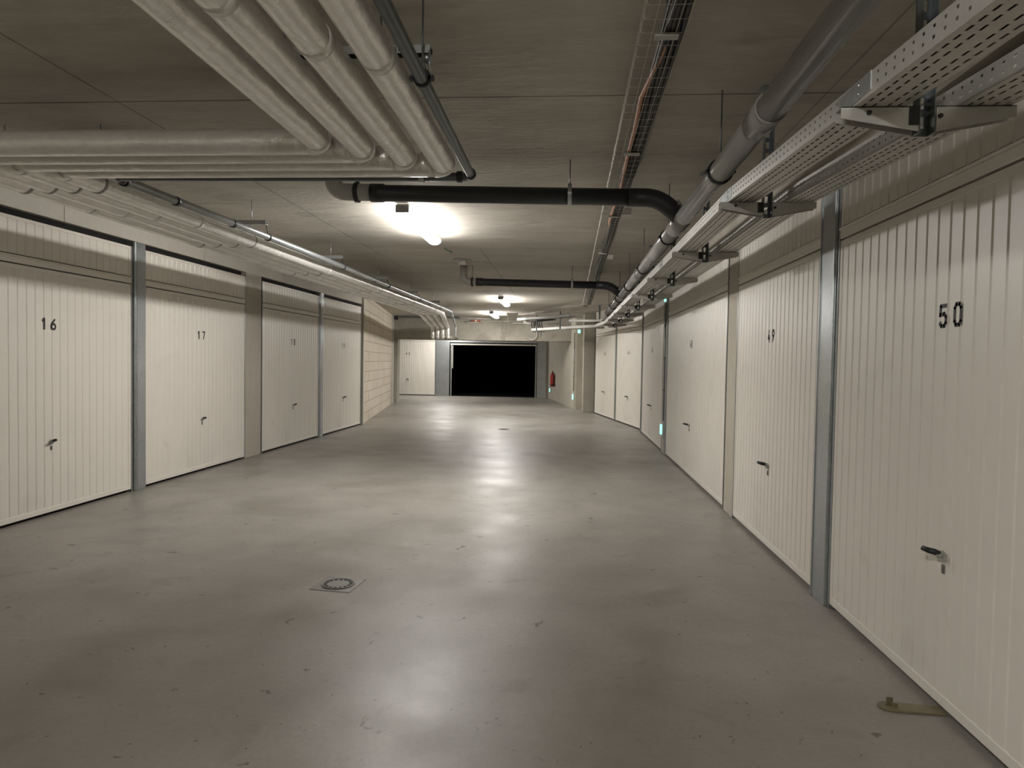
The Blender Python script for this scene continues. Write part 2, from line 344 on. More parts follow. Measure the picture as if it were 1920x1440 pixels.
# ------------------------------------------------------------------ garage doors
RIB = 0.0927
def ribbed(x0, x1, z0, z1, y=0.0, dep=0.005, th=0.03):
    """sheet with narrow vertical recesses, closed at the back"""
    m = MB(); prof = []; w = x1 - x0; n = max(1, round(w / RIB)); p = w / n
    for i in range(n):
        a = x0 + i * p
        prof += [(a, y), (a + p - 0.028, y), (a + p - 0.021, y + dep), (a + p - 0.009, y + dep), (a + p - 0.002, y)]
    prof += [(x1, y), (x1, y + th), (x0, y + th)]
    return m.prism(prof, z0, z1)
def door(n, F, A, u0, u1, number, label, H=2.13, T=2.505, hx=0.02, big=0.088, chips=False, hflip=1, nz=1.612, rd=0.005):
    loc = F @ Vector(((u0 + u1) / 2, 0, 0)); w = u1 - u0
    t = thing('door_%d' % n, label, 'garage door', loc, A, None, 'structure')
    x0, x1 = -w / 2, w / 2
    e = 0.034
    ribbed(x0 + e + .012, x1 - e - .012, 0.075, H - e - 0.01, 0.004, rd).build('door_panel', M_DOOR, t)
    m = MB(); m.box(x0 + .012, x0 + e + .012, 0, 0.035, 0.03, H - 0.01); m.box(x1 - e - .012, x1 - .012, 0, 0.035, 0.03, H - 0.01)
    m.box(x0 + e + .012, x1 - e - .012, 0, 0.035, 0.03, 0.075); m.box(x0 + e + .012, x1 - e - .012, 0, 0.035, H - e - 0.01, H - 0.01)
    m.build('door_edge', M_EDGE, t, bevel=0.003)
    m = MB(); m.box(x0 - .005, x0 + .008, -0.004, 0.06, 0, T); m.box(x1 - .008, x1 + .005, -0.004, 0.06, 0, T)
    m.split('door_jamb', M_GALV, t)
    MB().box(x0, x1, 0.05, 0.095, 0.0, T).build('shadow_backing', M_DARK, t)
    m = MB(); m.box(x0 + 0.008, x1 - 0.008, -0.002, 0.04, H, H + 0.05); m.box(x0 + 0.008, x1 - 0.008, -0.012, 0.03, H + 0.05, H + 0.062)
    m.build('header_rail', M_EDGE, t, bevel=0.003)
    if T > H + 0.1:
        ribbed(x0 + 0.04, x1 - 0.04, H + 0.072, T - 0.03, 0.004).build('transom_panel', M_DOOR, t)
        m = MB(); m.box(x0 + .01, x0 + .04, 0, 0.03, H + 0.068, T - .002); m.box(x1 - .04, x1 - .01, 0, 0.03, H + 0.068, T - .002); m.box(x0 + .04, x1 - .04, 0, 0.03, T - 0.03, T - .002)
        m.build('transom_edge', M_EDGE, t, bevel=0.002)
    m = MB(); pitch = 0.108
    for k, ch in enumerate(number): m = MB(); glyph(m, ch, (k - 0.5) * pitch, nz, big, 0.0026); m.build('number_digit', M_PAINT, t)
    # handle: grey rose, black lever standing out, lock plate below
    hd = MB(); hz = 0.655
    hd.prism([(hx - .028, hz - .04), (hx + .022, hz - .03), (hx + .022, hz - .004), (hx - .01, hz + .004), (hx - .028, hz - .012)], 0, 0.014, Matrix(((1, 0, 0, 0), (0, 0, -1, 0.004), (0, 1, 0, 0), (0, 0, 0, 1))))
    hd.tube([(hx, 0.0, hz - 0.014), (hx, -0.03, hz - 0.006)], [0.014, 0.010], 10)
    ho = hd.build('door_handle', M_GPVC, t)
    lv = MB(); lv.tube([(hx, -0.016, hz - 0.006), (hx, -0.034, hz), (hx - 0.012 * hflip, -0.05, hz + 0.002), (hx - 0.035 * hflip, -0.066, hz + 0.006)], [0.011, 0.0125, 0.012, 0.010], 10)
    lv.build('lever', M_BLACK, ho)
    lk = MB(); lk.box(hx - .009, hx + .009, -0.002, 0.004, hz - .088, hz - .05); lk.box(hx - .004, hx + .004, -0.004, 0, hz - .076, hz - .062)
    lk.build('lock_plate', M_IRON, t, bevel=0.002)
    if chips:
        m = MB()
        for (a, z, s) in ((-0.66, 2.06, 1), (-0.5, 2.05, 1.5), (-0.37, 2.045, 1.1), (-0.20, 2.03, 1.2), (-0.05, 2.01, .6)):
            m.prism([(a - .008 * s, z - .016 * s), (a + .004 * s, z - .02 * s), (a + .01 * s, z), (a + .002, z + .02 * s), (a - .006 * s, z + .012 * s)], 0, 0.001, Matrix(((1, 0, 0, 0), (0, 0, -1, 0.0035), (0, 1, 0, 0), (0, 0, 0, 1))))
        m.build('paint_scuffs', M_CHIP, t)
    return t
door(1, FL, AL, 4.52, 6.755, '16', 'cream ribbed garage door numbered 16, nearest on the left')
door(2, FL, AL, 6.975, 9.205, '17', 'cream ribbed garage door numbered 17 with white scuffs near its top', chips=True)
door(3, FL, AL, 9.73, 11.97, '18', 'cream ribbed garage door numbered 18 beyond the concrete pier')
door(4, FL, AL, 12.17, 14.41, '19', 'cream ribbed garage door numbered 19, last before the blockwork')
door(5, FR, AR, -4.12, -1.78, '50', 'cream ribbed garage door numbered 50, nearest on the right', big=0.088, nz=1.575)
door(6, FR, AR, -6.46, -4.385, '49', 'cream ribbed garage door numbered 49 between steel post and pier', big=0.088, nz=1.585)
door(7, FR, AR, -10.78, -6.86, '48', 'extra wide cream garage door numbered 48 beyond the concrete pier')
door(8, FR, AR, -14.22, -11.28, '47', 'wide cream garage door numbered 47 behind the low exit light')
door(9, FB, AB, 2.50, 4.72, '46', 'cream garage door numbered 46 just past the bend')
door(10, FB, AB, 0.03, 2.38, '45', 'cream garage door numbered 45 beside the far pillar')
FE, AE = frame(0, 27.27, 1, 0)
door(11, FE, AE, -7.42, -5.20, '43', 'cream ribbed garage door numbered 43 on the end wall', H=2.17, T=2.23, rd=0.012)

# ------------------------------------------------------------------ posts and piers
def post(F, A, u0, u1, top, label, m=M_GALV, proud=0.02, name='steel_post'):
    c = (u0 + u1) / 2; w = (u1 - u0) / 2
    t = thing(name, label, 'post', F @ Vector((c, 0, 0)), A)
    b = MB(); b.box(-w, w, -proud, 0.09, 0, top); b.build('post_face', m, t, bevel=0.004)
    b = MB(); b.box(-w - .012, -w, -proud * .4, 0.09, 0, top); b.box(w, w + .012, -proud * .4, 0.09, 0, top)
    b.box(-w + 0.018, -w + 0.028, -proud - 0.006, -proud, 0, top)
    b.build('post_flange', m, t)
    return t
post(FL, AL, 6.79, 6.955, 2.56, 'wide galvanised steel post between doors 16 and 17')
post(FL, AL, 11.99, 12.15, 2.56, 'slim galvanised steel post between doors 18 and 19')
post(FR, AR, -4.37, -4.15, 2.56, 'galvanised steel post between doors 49 and 50')
post(FR, AR, -10.86, -10.80, 2.56, 'narrow dull steel post beside the wide door 48', M_GALVD)
post(FR, AR, -14.30, -14.24, 2.56, 'narrow dull steel post where the right row bends', M_GALVD)
post(FB, AB, 2.41, 2.47, 2.56, 'narrow steel post between doors 45 and 46', M_GALVD)
post(FE, AE, -5.17, -4.64, 2.30, 'broad bright galvanised column left of the dark opening', name='steel_column')
post(FE, AE, -1.14, -0.78, 2.30, 'broad dull steel column right of the dark opening', M_GALVD, name='steel_column')
def pier(F, u0, u1, label, y0=-0.0):
    return tag(MB().box(u0, u1, y0, 0.1, 0, 2.57).build('concrete_pier', M_WALL, None, F, bevel=0.006), label, 'pier')
pier(FL, 9.235, 9.70, 'grey concrete pier between doors 17 and 18')
pier(FR, -6.83, -6.49, 'pale concrete pier between doors 48 and 49')
pier(FR, -11.25, -10.89, 'shaded concrete pier behind the exit light conduit')
t = thing('opening_frame', 'thin grey steel frame around the dark garage opening', 'door frame', (-2.88, 27.27, 0))
m = MB(); m.box(-1.74, 1.72, -0.03, 0.1, 2.13, 2.30); m.build('header_panel', M_GALV, t, bevel=0.004)
m = MB(); m.box(-1.72, 1.70, -0.015, 0.06, 2.03, 2.09); m.build('guide_rail', M_LTGREY, t)
m = MB(); m.box(-1.70, -1.66, 0.0, 0.06, 0.0, 2.04); m.box(1.66, 1.70, 0.0, 0.06, 0.0, 2.04); m.split('side_rail', M_GALVD, t)
m = MB(); m.box(-1.64, -1.61, 0.0, 0.03, 1.1, 2.0); m.build('spring_arm', M_LTGREY, t)
# ------------------------------------------------------------------ ceiling lamps
def lamp(x, y0, label, z=CEIL, ln=1.55):
    t = thing('fluorescent_lamp', label, 'ceiling lamp', (x, y0, z), 0, 'fluorescent ceiling lamps')
    m = MB(); m.box(-0.056, 0.056, 0.01, ln - 0.01, -0.054, 0)
    m.build('housing', M_WPLA, t, bevel=0.004)
    prof = [(-0.054, -0.055), (-0.066, -0.057)] + [(-0.071 * math.cos(a), -0.070 - 0.042 * math.sin(a)) for a in [i * PI / 10 for i in range(11)]] + [(0.066, -0.057), (0.054, -0.055)]
    d = MB(); ys = [0.006, 0.02, ln - 0.02, ln - 0.006]; sc = [0.82, 1, 1, 0.82]; n = len(prof); vs = []
    for y, k in zip(ys, sc): vs += [(px * k, y, -0.055 + (pz + 0.055) * k) for px, pz in prof]
    fs = [(i * n + j, i * n + j + 1, (i + 1) * n + j + 1, (i + 1) * n + j) for i in range(3) for j in range(n - 1)] + [tuple(range(n))[::-1], tuple(range(3 * n, 4 * n))]
    d.add(vs, fs, True); d.build('diffuser', M_LAMP, t)
    c = MB(); c.box(-0.062, 0.062, -0.012, 0.004, -0.085, -0.015); c.box(-0.058, 0.058, ln - 0.01, ln + 0.002, -0.056, -0.01); c.split('end_cap', M_WPLA, t, bevel=0.003)
    return t
lamp(-1.49, 6.15, 'lit white tube lamp under the ceiling, nearest of those in view')
lamp(-1.42, 14.75, 'lit white tube lamp beyond the second black drain pipe')
lamp(-2.12, 19.3, 'lit white tube lamp just before the drop beam')
lamp(-0.7, -1.35, 'unseen tube lamp behind the camera, set to brighten the foreground')  # unseen lamp, inferred from the foreground light and moved in to brighten it
lamp(-1.5, -5.2, 'unseen tube lamp added at the back of the aisle as fill light')  # made-up second lamp behind the camera, adds fill
lamp(-4.6, 25.0, 'unseen tube lamp added behind the drop beam to light the far end')  # hidden by the beam; added to brighten the end column and header

# ------------------------------------------------------------------ lagged pipes
def lx(k, y): return -2.868 - 0.158 * k + 0.012 * (min(y, 15.0) - 4.0) - 0.150 * max(0.0, y - 15.0)          # pipe k of the left run, k = 0 beside the steel pipe
ZP = 2.445; RP = 0.062
NX = [-1.20, -1.022, -0.845, -0.668]; TY = [3.29, 3.43, 3.57, 3.705]
names = ['furthest left', 'second from left', 'third from left', 'nearest the aisle middle']
for i in range(4):
    k = 3 - i                                   # front transverse run joins the outermost left run
    xl = lx(i, TY[i]) if False else lx(3 - i, TY[i])
    t = thing('lagged_pipe', ['foil lagged pipe whose near run lies %s of the four' % n for n in names][i], 'pipe', (NX[i], 0, ZP), 0, 'lagged pipes under the ceiling')
    O = Vector((NX[i], 0, ZP))
    # near longitudinal run, transverse run, left run, drop at the beam
    ysl, ydr = 15.0, 21.3
    kk = 3 - i
    # left run ordering: the front transverse pipe turns into the outermost run
    Xl = lambda y: lx(kk, y)
    path = [Vector((NX[i], -6.6, ZP)), Vector((NX[i], TY[i], ZP)), Vector((Xl(TY[i]), TY[i], ZP)), Vector((Xl(ysl), ysl, ZP)), Vector((Xl(ydr), ydr, ZP)), Vector((Xl(ydr), ydr, 2.125)), Vector((Xl(ydr), 21.87, 2.125))]
    f = fillet(path, 0.055, 6)
    # pieces: 1 + 5 corners of 7 points each
    def idx(c): return 1 + (c - 1) * 7
    def piece(a, b, nm, mt, r=RP): return MB().tube([p - O for p in f[a:b + 1]], r, 20).build(nm, mt, t)
    def run(a, b, nm):                          # long run with slight thickness changes between lagging lengths
        p, q = f[a], f[b]; L = (q - p).length; n = max(1, int(L / 1.25)); pts = []; rr = []
        for s in range(n + 1):
            pos = p.lerp(q, s / n); pts.append(pos - O); rr.append(RP)
        pp = []; r2 = []
        for s in range(n):
            k2 = 1 + 0.012 * math.sin(s * 2.3 + i * 1.7)
            for tt in (0.0 if s == 0 else 0.012, 0.03, 0.97, 0.988 if s < n - 1 else 1.0):
                pp.append(pts[s].lerp(pts[s + 1], tt)); r2.append(RP * (k2 if 0.02 < tt < 0.98 else k2 * 0.985))
        MB().tube(pp, r2, 20).build(nm, M_INS, t)
        m = MB(); d = (q - p).normalized()
        for s in range(1, n): m.ring(pts[s], d, RP * 0.93, RP * 1.018, 0.045, 20)
        if n > 1: m.split('taped_joint', M_SEAM, t)
    run(0, idx(1), 'straight_lagging'); piece(idx(1), idx(1) + 6, 'elbow', M_SEAM, RP * 1.02)
    run(idx(1) + 6, idx(2), 'straight_lagging'); piece(idx(2), idx(2) + 6, 'elbow', M_SEAM, RP * 1.02)
    run(idx(2) + 6, idx(3), 'straight_lagging'); piece(idx(3), idx(3) + 6, 'elbow', M_SEAM, RP * 1.02)
    run(idx(3) + 6, idx(4), 'straight_lagging'); piece(idx(4), idx(4) + 6, 'elbow', M_SEAM, RP * 1.02)
    run(idx(4) + 6, idx(5), 'drop_lagging'); piece(idx(5), idx(5) + 6, 'elbow', M_SEAM, RP * 1.02)
    run(idx(5) + 6, len(f) - 1, 'straight_lagging')
# thin dark / steel pipe following them
t = thing('steel_pipe', 'thin dark steel pipe running beside the lagged pipes', 'pipe', (-0.56, 0, 2.44))
O = Vector((-0.56, 0, 2.44))
P = [Vector((-0.56, -6.6, 2.46)), Vector((-0.56, 3.97, 2.452)), Vector((-2.70, 3.97, 2.46)), Vector((-2.66, 8, 2.49)), Vector((-2.60, 15.4, 2.50)), Vector((-3.44, 21.3, 2.49)), Vector((-3.44, 21.3, 2.12)), Vector((-3.44, 21.87, 2.12))]
f = fillet(P, 0.06, 5)
MB().tube([p - O for p in f[:9]], 0.0245, 16).build('near_run', M_DSTEEL, t)
MB().tube([p - O for p in f[7:13]], 0.0235, 16).build('cross_run', M_BPVC, t)
MB().tube([p - O for p in f[12:]], 0.028, 16).build('far_run', M_GALV, t)
m = MB(); m.ring(Vector((-0.56, 3.91, 2.453)) - O, (0, 1, 0), 0.02, 0.032, 0.03); m.ring(Vector((-0.63, 3.97, 2.453)) - O, (1, 0, 0), 0.02, 0.032, 0.03)
for y in (4.6, 5.4, 9.4, 13.1): m.ring(Vector((-2.70 + 0.0076 * (y - 3.8) + 0.0025, y, 2.455 + 0.035 * min(1, (y - 3.8) / 4.2))) - O, (0, 1, 0), 0.02, 0.032, 0.035)
m.split('coupling', M_BPVC, t)

# hangers: generic rod + ring clamp
def hanger(x, y, zc, r, label, axis='Y', w=0.022, name='pipe_hanger', col=M_BLACK, grp='pipe hangers'):
    t = thing(name, label, 'pipe hanger', (x, y, CEIL), 0, grp)
    z = zc - CEIL
    ax = (0, 1, 0) if axis == 'Y' else (1, 0, 0)
    m = MB(); m.tube([(0, 0, 0), (0, 0, z + r)], 0.004, 8); m.box(-0.012, 0.012, -0.012, 0.012, z + r + 0.004, z + r + 0.022)
    m.build('threaded_rod', M_DSTEEL, t)
    m = MB(); m.ring((0, 0, z), ax, r, r + 0.009, w, 24)
    if axis == 'Y': m.box(-r - 0.02, -r - 0.002, -w / 2, w / 2, z - 0.008, z + 0.008); m.box(r + 0.002, r + 0.02, -w / 2, w / 2, z - 0.008, z + 0.008)
    else: m.box(-w / 2, w / 2, -r - 0.02, -r - 0.002, z - 0.008, z + 0.008); m.box(-w / 2, w / 2, r + 0.002, r + 0.02, z - 0.008, z + 0.008)
    m.build('ring_clamp', col, t)
    return t
# trapeze hangers over the left run
yl = [4.05, 6.04, 8.08, 10.1, 12.18, 14.1, 15.85, 17.4]
ords = ['nearest', 'second', 'third', 'fourth', 'fifth', 'sixth', 'seventh', 'eighth']
for j, y in enumerate(yl):
    dx = 0.009 * (y - 6) - 0.145 * max(0.0, y - 15.4)
    t = thing('trapeze_hanger', '%s steel trapeze hanger above the left lagged pipes' % ords[j], 'pipe hanger', (-2.83 + dx, y, CEIL), 0, 'trapeze hangers on the left')
    m = MB(); m.tube([(0, 0, 0), (0, 0, -0.2)], 0.0045, 8); m.tube([(-0.62, 0, 0), (-0.62, 0, -0.2)], 0.0045, 8); m.split('threaded_rod', M_GALV, t)
    m = MB(); m.box(-0.68, 0.14, -0.02, -0.017, -0.212, -0.178); m.box(-0.68, 0.14, 0.017, 0.02, -0.212, -0.178); m.box(-0.68, 0.14, -0.02, 0.02, -0.215, -0.212)
    m.build('channel_rail', M_GALV, t)
    zc = 2.455 + 0.035 * min(1, (y - 3.8) / 4.2) - CEIL
    m = MB(); xs = 0.13 + (0.012 if y > 8 else 0) - 0.0
    sx = (-2.70 + 0.0095 * (y - 3.8) if y < 8 else -2.66 + 0.0081 * (min(y, 15.4) - 8) - 0.145 * max(0.0, y - 15.4)) - (-2.83 + dx)
    m.tube([(min(sx, 0.13), 0, -0.2), (sx, 0, zc + 0.028)], 0.004, 8); m.ring((sx, 0, zc), (0, 1, 0), 0.027, 0.034, 0.022, 20); m.build('ring_clamp', M_BLACK, t)
    m = MB()
    for k in range(4):
        X = lx(k, y) - (-2.83 + dx); m = MB(); m.ring((X, 0, ZP - CEIL), (0, 1, 0), RP * 0.9, RP + 0.003, 0.02, 20); m.build('pipe_saddle', M_GALVD, t)
        MB().tube([(X, 0, -0.2), (X, 0, ZP + RP - CEIL)], 0.004, 6).build('drop_rod', M_GALVD, t)
# near channel rail with maker letters
t = thing('channel_rail', 'short galvanised channel with upside-down black letters CONF above the near pipes', 'rail', (-0.98, 2.64, 2.575))
m = MB(); m.box(-0.16, 0.445, -0.024, -0.0215, -0.016, 0.014); m.box(-0.16, 0.445, 0.0215, 0.024, -0.016, 0.014); m.box(-0.16, 0.445, -0.0215, 0.0215, 0.011, 0.014)
m.build('channel', M_GALV, t)
MB().box(-0.158, 0.443, -0.021, 0.021, -0.012, 0.010).build('channel_slot', M_DARK, t)
m = MB(); Tm = Matrix(((-1, 0, 0, 0), (0, 1, 0, -0.0245), (0, 0, -1, 0), (0, 0, 0, 1)))
for k, ch in enumerate('CONF'): glyph(m, ch, -(0.350 - 0.020 * k), -0.009, 0.019, -0.0005, 0.17, Tm)
m.build('lettering', M_PAINT, t)
m = MB(); m.tube([(-0.13, 0, -0.017), (-0.13, 0, CEIL - 2.575)], 0.0045, 8); m.tube([(0.25, 0, -0.017), (0.25, 0, CEIL - 2.575)], 0.0045, 8); m.split('threaded_rod', M_DSTEEL, t)
m = MB(); m.tube([(0.445, -0.03, -0.01), (0.445, -0.03, -0.09)], 0.004, 6); m.tube([(0.415, 0, -0.02), (0.445, 0, -0.035)], 0.02, 10); m.build('bolt_plate', M_GALV, t)
hanger(-0.56, 2.60, 2.457, 0.0245, 'black ring clamp holding the thin dark pipe near the camera', grp=None)
hanger(-0.85, 3.97, 2.454, 0.0235, 'grey strap holding the black cross pipe near its corner', 'X', 0.03, col=M_GALV, grp=None)

# ------------------------------------------------------------------ black drain pipes crossing to the right
def drain_run(y, pts_grey, x_b, z0, z1, r, label):
    t = thing('drain_pipe', label, 'pipe', (pts_grey[-1][0], y, pts_grey[-1][1]))
    O = Vector((pts_grey[-1][0], y, pts_grey[-1][1]))
    g = fillet([Vector((p[0], y, p[1])) for p in pts_grey], 0.10, 6)
    MB().tube([p - O for p in g], r * 1.03, 24).build('grey_elbow_pipe', M_GPVC, t)
    MB().tube([Vector((x_b, y, z0)) - O, Vector((x_b + 0.09, y, z0 - 0.001)) - O, Vector((x_b + 0.1, y, z0 - 0.002)) - O, Vector((0.47, y, z1)) - O], [r * 1.12, r * 1.12, r, r], 24).build('black_run', M_BPVC, t)
    e = fillet([Vector((0.40, y, z1)), Vector((0.60, y, z1 - 0.002)), Vector((0.765, y + 0.02, z1 - 0.13))], 0.09, 6)
    MB().tube([p - O for p in e], r * 1.08, 24).build('elbow', M_BPVC, t)
    return t
drain_run(4.85, [(-1.675, CEIL), (-1.675, 2.585), (-1.36, 2.578)], -1.40, 2.576, 2.542, 0.0575, 'thick black drain pipe with grey elbow crossing above the nearest lamp')
drain_run(10.15, [(-1.53, CEIL), (-1.53, 2.565), (-1.30, 2.560)], -1.345, 2.562, 2.528, 0.054, 'thinner looking black drain pipe crossing further down the aisle')
hanger(-1.50, 4.85, 2.579, 0.060, 'double ring clamp around the grey elbow of the near drain', 'X', 0.032, grp=None)
hanger(0.0, 4.85, 2.556, 0.0575, 'light strap clamp midway along the near black drain', 'X', 0.028, col=M_GALV, grp=None)
hanger(-1.40, 10.15, 2.560, 0.056, 'clamp at the grey end of the far black drain', 'X', 0.03, grp=None)
hanger(0.06, 10.15, 2.541, 0.054, 'clamp midway along the far black drain', 'X', 0.028, col=M_GALV, grp=None)
t = thing('drain_outlet', 'round ceiling outlet above the far drain elbow', 'pipe fitting', (-1.46, 9.55, CEIL))
m = MB(); m.tube([(0, 0, 0), (0, 0, -0.012)], 0.13, 24); m.build('flange', M_GPVC, t)
m = MB(); m.tube([(0, 0, -0.012), (0, 0, -0.07)], 0.055, 20); m.build('spigot', M_LTGREY, t)

# ------------------------------------------------------------------ big grey collector pipe on the right
def bx(y): return 0.765 + 0.003 * (y - 3.6)
t = thing('collector_pipe', 'long grey collector drain pipe hanging beside the right cable trays', 'pipe', (0.765, 0, 2.39))
O = Vector((0.765, 0, 2.39)); RB = 0.0555
m = MB(); ys = [-6.6, 2.78, 4.75, 7.8, 10.0, 13.0, 15.3]
for a, b in zip(ys[:-1], ys[1:]):
    MB().tube([Vector((bx(a), a, 2.39)) - O, Vector((bx(b), b, 2.39)) - O], RB, 28).build('pipe_length', M_SOIL, t)
m = MB()
for y, w in ((2.86, 0.2), (5.02, 0.30), (7.8, 0.12), (10.28, 0.3), (13.0, 0.12)):
    m.ring(Vector((bx(y), y, 2.39)) - O, (0, 1, 0), RB * 0.98, RB * 1.09, w, 28)
    m.ring(Vector((bx(y), y - w / 2, 2.39)) - O, (0, 1, 0), RB * 0.98, RB * 1.13, 0.012, 28)
m.split('coupling', M_SOIL, t)
m = MB()
for y in (4.87, 10.17): m.tube([Vector((bx(y), y + 0.1, 2.40)) - O, Vector((bx(y) - 0.05, y + 0.01, 2.465)) - O, Vector((bx(y) - 0.07, y, 2.485)) - O], [0.05, 0.062, 0.066], 20)
m.split('branch_socket', M_SOIL, t)
e = fillet([Vector((bx(15.2), 15.2, 2.39)), Vector((0.81, 16.3, 2.39)), Vector((0.05, 16.6, 2.40))], 0.15, 6)
MB().tube([p - O for p in e], 0.032, 16).build('end_branch', M_GPVC, t)
for j, y in enumerate([3.65, 5.5, 7.3, 9.0, 10.7, 12.1, 13.6]):
    hanger(bx(y), y, 2.39, RB + 0.001, '%s black ring clamp along the grey collector pipe' % ords[j], 'Y', 0.026, grp='ring clamps on the collector pipe')

# ------------------------------------------------------------------ perforated cable trays
def zt(y): return 2.23 if y > 3.64 else 2.23 - 0.057 * (3.64 - y)
def tray_section(p0, p1, wdt, parent, O, h=0.062, solid=0.0016):
    """perforated tray from p0 to p1 (left bottom edge points); width to the right of travel"""
    p0 = Vector(p0); p1 = Vector(p1); d = (p1 - p0); L = d.length; d.normalize(); rt = d.cross(Vector((0, 0, 1))).normalized(); upv = rt.cross(d)
    m = MB(); PT = 0.047; n = max(2, round(L / PT)); PT = L / n
    cols = [0, .026, .036, .066, .076, .124, .134, .164, .174, .2]; cols = [c * wdt / .2 for c in cols]
    slots = {1, 3, 5, 7}
    ncol = len(cols)
    rows = []
    for i in range(n): rows += [i * PT, i * PT + PT * 0.36]
    rows.append(L)
    base = len(m.v)
    V = [p0 + d * r + rt * c for r in rows for c in cols]
    F = []
    for i in range(len(rows) - 1):
        for j in range(ncol - 1):
            if i % 2 == 1 and j in slots: continue
            F.append((i * ncol + j, i * ncol + j + 1, (i + 1) * ncol + j + 1, (i + 1) * ncol + j))
    m.add(V, F)
    # side flanges with a row of small holes
    hs = [0, .018, .026, .042, .050, h]
    for side in (0, 1):
        o = p0 + (rt * wdt if side else Vector((0, 0, 0)))
        rws = []
        for i in range(n): rws += [i * PT, i * PT + PT * 0.72]
        rws.append(L)
        V = [o + d * r + upv * q for r in rws for q in hs]; k = len(hs); F = []
        for i in range(len(rws) - 1):
            for j in range(k - 1):
                if i % 2 == 1 and j in (1, 3): continue
                F.append((i * k + j, i * k + j + 1, (i + 1) * k + j + 1, (i + 1) * k + j))
        m.add(V, F)
    return m.weld().build('tray_section', M_TRAY, parent, Matrix.Translation(-O), solid=solid)
t = thing('cable_tray', 'perforated zinc cable tray on the aisle side of the brackets', 'cable tray', (0.80, 0.4, 2.2)); O = Vector((0.80, 0.4, 2.2))
ys = [0.15, 2.06, 3.64, 6.1, 9.1, 12.1, 14.6]
def tx(y): return 0.80 if y < 5 else 0.80 - 0.0015 * (y - 5)
for a, b in zip(ys[:-1], ys[1:]): tray_section((tx(a), a, zt(a)), (tx(b), b, zt(b)), 0.14, t, O)
m = MB()
for y in ys[1:-1]:
    for zz in (0.022, 0.046): MB().tube([Vector((tx(y) - 0.006, y - 0.03, zt(y) + zz)) - O, Vector((tx(y) + 0.004, y - 0.03, zt(y) + zz)) - O], 0.006, 8).build('bolt', M_GALV, t)
    m.box(tx(y) - 0.003 - O.x, tx(y) - 0.001 - O.x, y - 0.11 - O.y, y + 0.11 - O.y, zt(y) + 0.006 - O.z, zt(y) + 0.058 - O.z)
m.split('splice_plate', M_GALV, t)
# the bend to the left with its bright side
tray_section((0.785, 14.6, 2.23), (0.66, 16.7, 2.26), 0.14, t, O)
tray_section((0.66, 16.7, 2.26), (-1.02, 19.95, 2.30), 0.26, t, O)
t = thing('cable_tray', 'perforated zinc cable tray on the door side of the brackets', 'cable tray', (1.06, 0.4, 2.2)); O = Vector((1.06, 0.4, 2.2))
for a, b in zip(ys[:-1], ys[1:]): tray_section((1.085, a, zt(a)), (1.085, b, zt(b)), 0.14, t, O)
tray_section((1.085, 14.6, 2.23), (0.96, 16.4, 2.23), 0.14, t, O)
m = MB()
for k in range(7):
    x = 1.10 + 0.017 * k; pts = [Vector((x + 0.006 * math.sin(j * 1.9 + k), 0.2 + j * 0.7, zt(0.2 + j * 0.7) + 0.012 + 0.004 * (k % 2))) - O for j in range(22)]
    tag(MB().tube([p + O for p in pts], 0.0075, 6).build('power_cable', M_CABLE), 'black power cable lying in the door-side tray', 'cable', 'black cables in the door-side tray')
for k in range(6):
    x = 0.818 + 0.0205 * k
    tag(MB().tube([(x + 0.003 * math.sin(j * 1.3 + k), 0.2 + j * 0.9, zt(0.2 + j * 0.9) + 0.013) for j in range(17)], 0.0098, 6).build('power_cable', M_CABLE), 'black power cable lying in the aisle-side tray', 'cable', 'black cables in the aisle-side tray')
# brackets
br = [2.08, 3.64, 5.22, 6.80, 8.38, 9.96, 11.54, 13.12, 14.7]
def bracket(y, label, z=None):
    z = zt(y) if z is None else z
    t = thing('cantilever_bracket', label, 'tray bracket', (1.0, y, z), 0, 'tray brackets on the right')
    m = MB(); H = CEIL - z                       # slotted channel strut
    m.box(-0.022, -0.019, -0.02, 0.02, -0.075, H); m.box(0.019, 0.022, -0.02, 0.02, -0.075, H)
    zz = -0.075
    m.box(-0.022, -0.008, 0.017, 0.02, -0.075, H); m.box(0.008, 0.022, 0.017, 0.02, -0.075, H)
    while zz < H:
        m.box(-0.008, 0.008, 0.017, 0.02, zz, min(zz + 0.022, H)); zz += 0.055
    m.box(-0.05, 0.05, -0.05, 0.05, H - 0.006, H)
    m.build('channel_strut', M_DSTEEL, t)
    for s, ln in ((-1, 0.236), (1, 0.238)):
        a = MB(); x0, x1 = s * 0.024, s * ln
        poly = [(x0, -0.072), (x1, -0.034), (x1, -0.002), (x0, -0.002)]
        R = Matrix(((1, 0, 0, 0), (0, 0, 1, 0), (0, 1, 0, 0), (0, 0, 0, 1)))
        a.prism(poly, -0.021, -0.0185, R); a.prism(poly, 0.0185, 0.021, R)
        a.box(min(x0, x1), max(x0, x1), -0.021, 0.021, -0.0045, -0.002)
        ao = a.build('arm', M_TRAY, t)
        bb = MB(); bb.tube([(s * 0.15 - 0.01, -0.026, -0.02), (s * 0.15 - 0.01, 0.0, -0.02)], 0.007, 8) if s < 0 else bb.tube([(0.034, -0.026, -0.03), (0.034, 0.026, -0.03)], 0.007, 6); (bb.box(-.05, -.022, -0.024, -0.0215, -0.055, -0.004) if s < 0 else None)
        bb.split('bolt', M_BLACK, ao)
    return t
b0 = bracket(br[1], 'double-armed tray bracket, %s from the camera' % ords[1])
for j, y in enumerate(br):
    if j == 1: continue
    if j == 0: bracket(y, 'double-armed tray bracket nearest the camera, above door 50')
    else: dup(b0, (1.0, y, zt(y)), None, 'double-armed tray bracket, %s from the camera' % (ords[j] if j < 8 else 'ninth'))
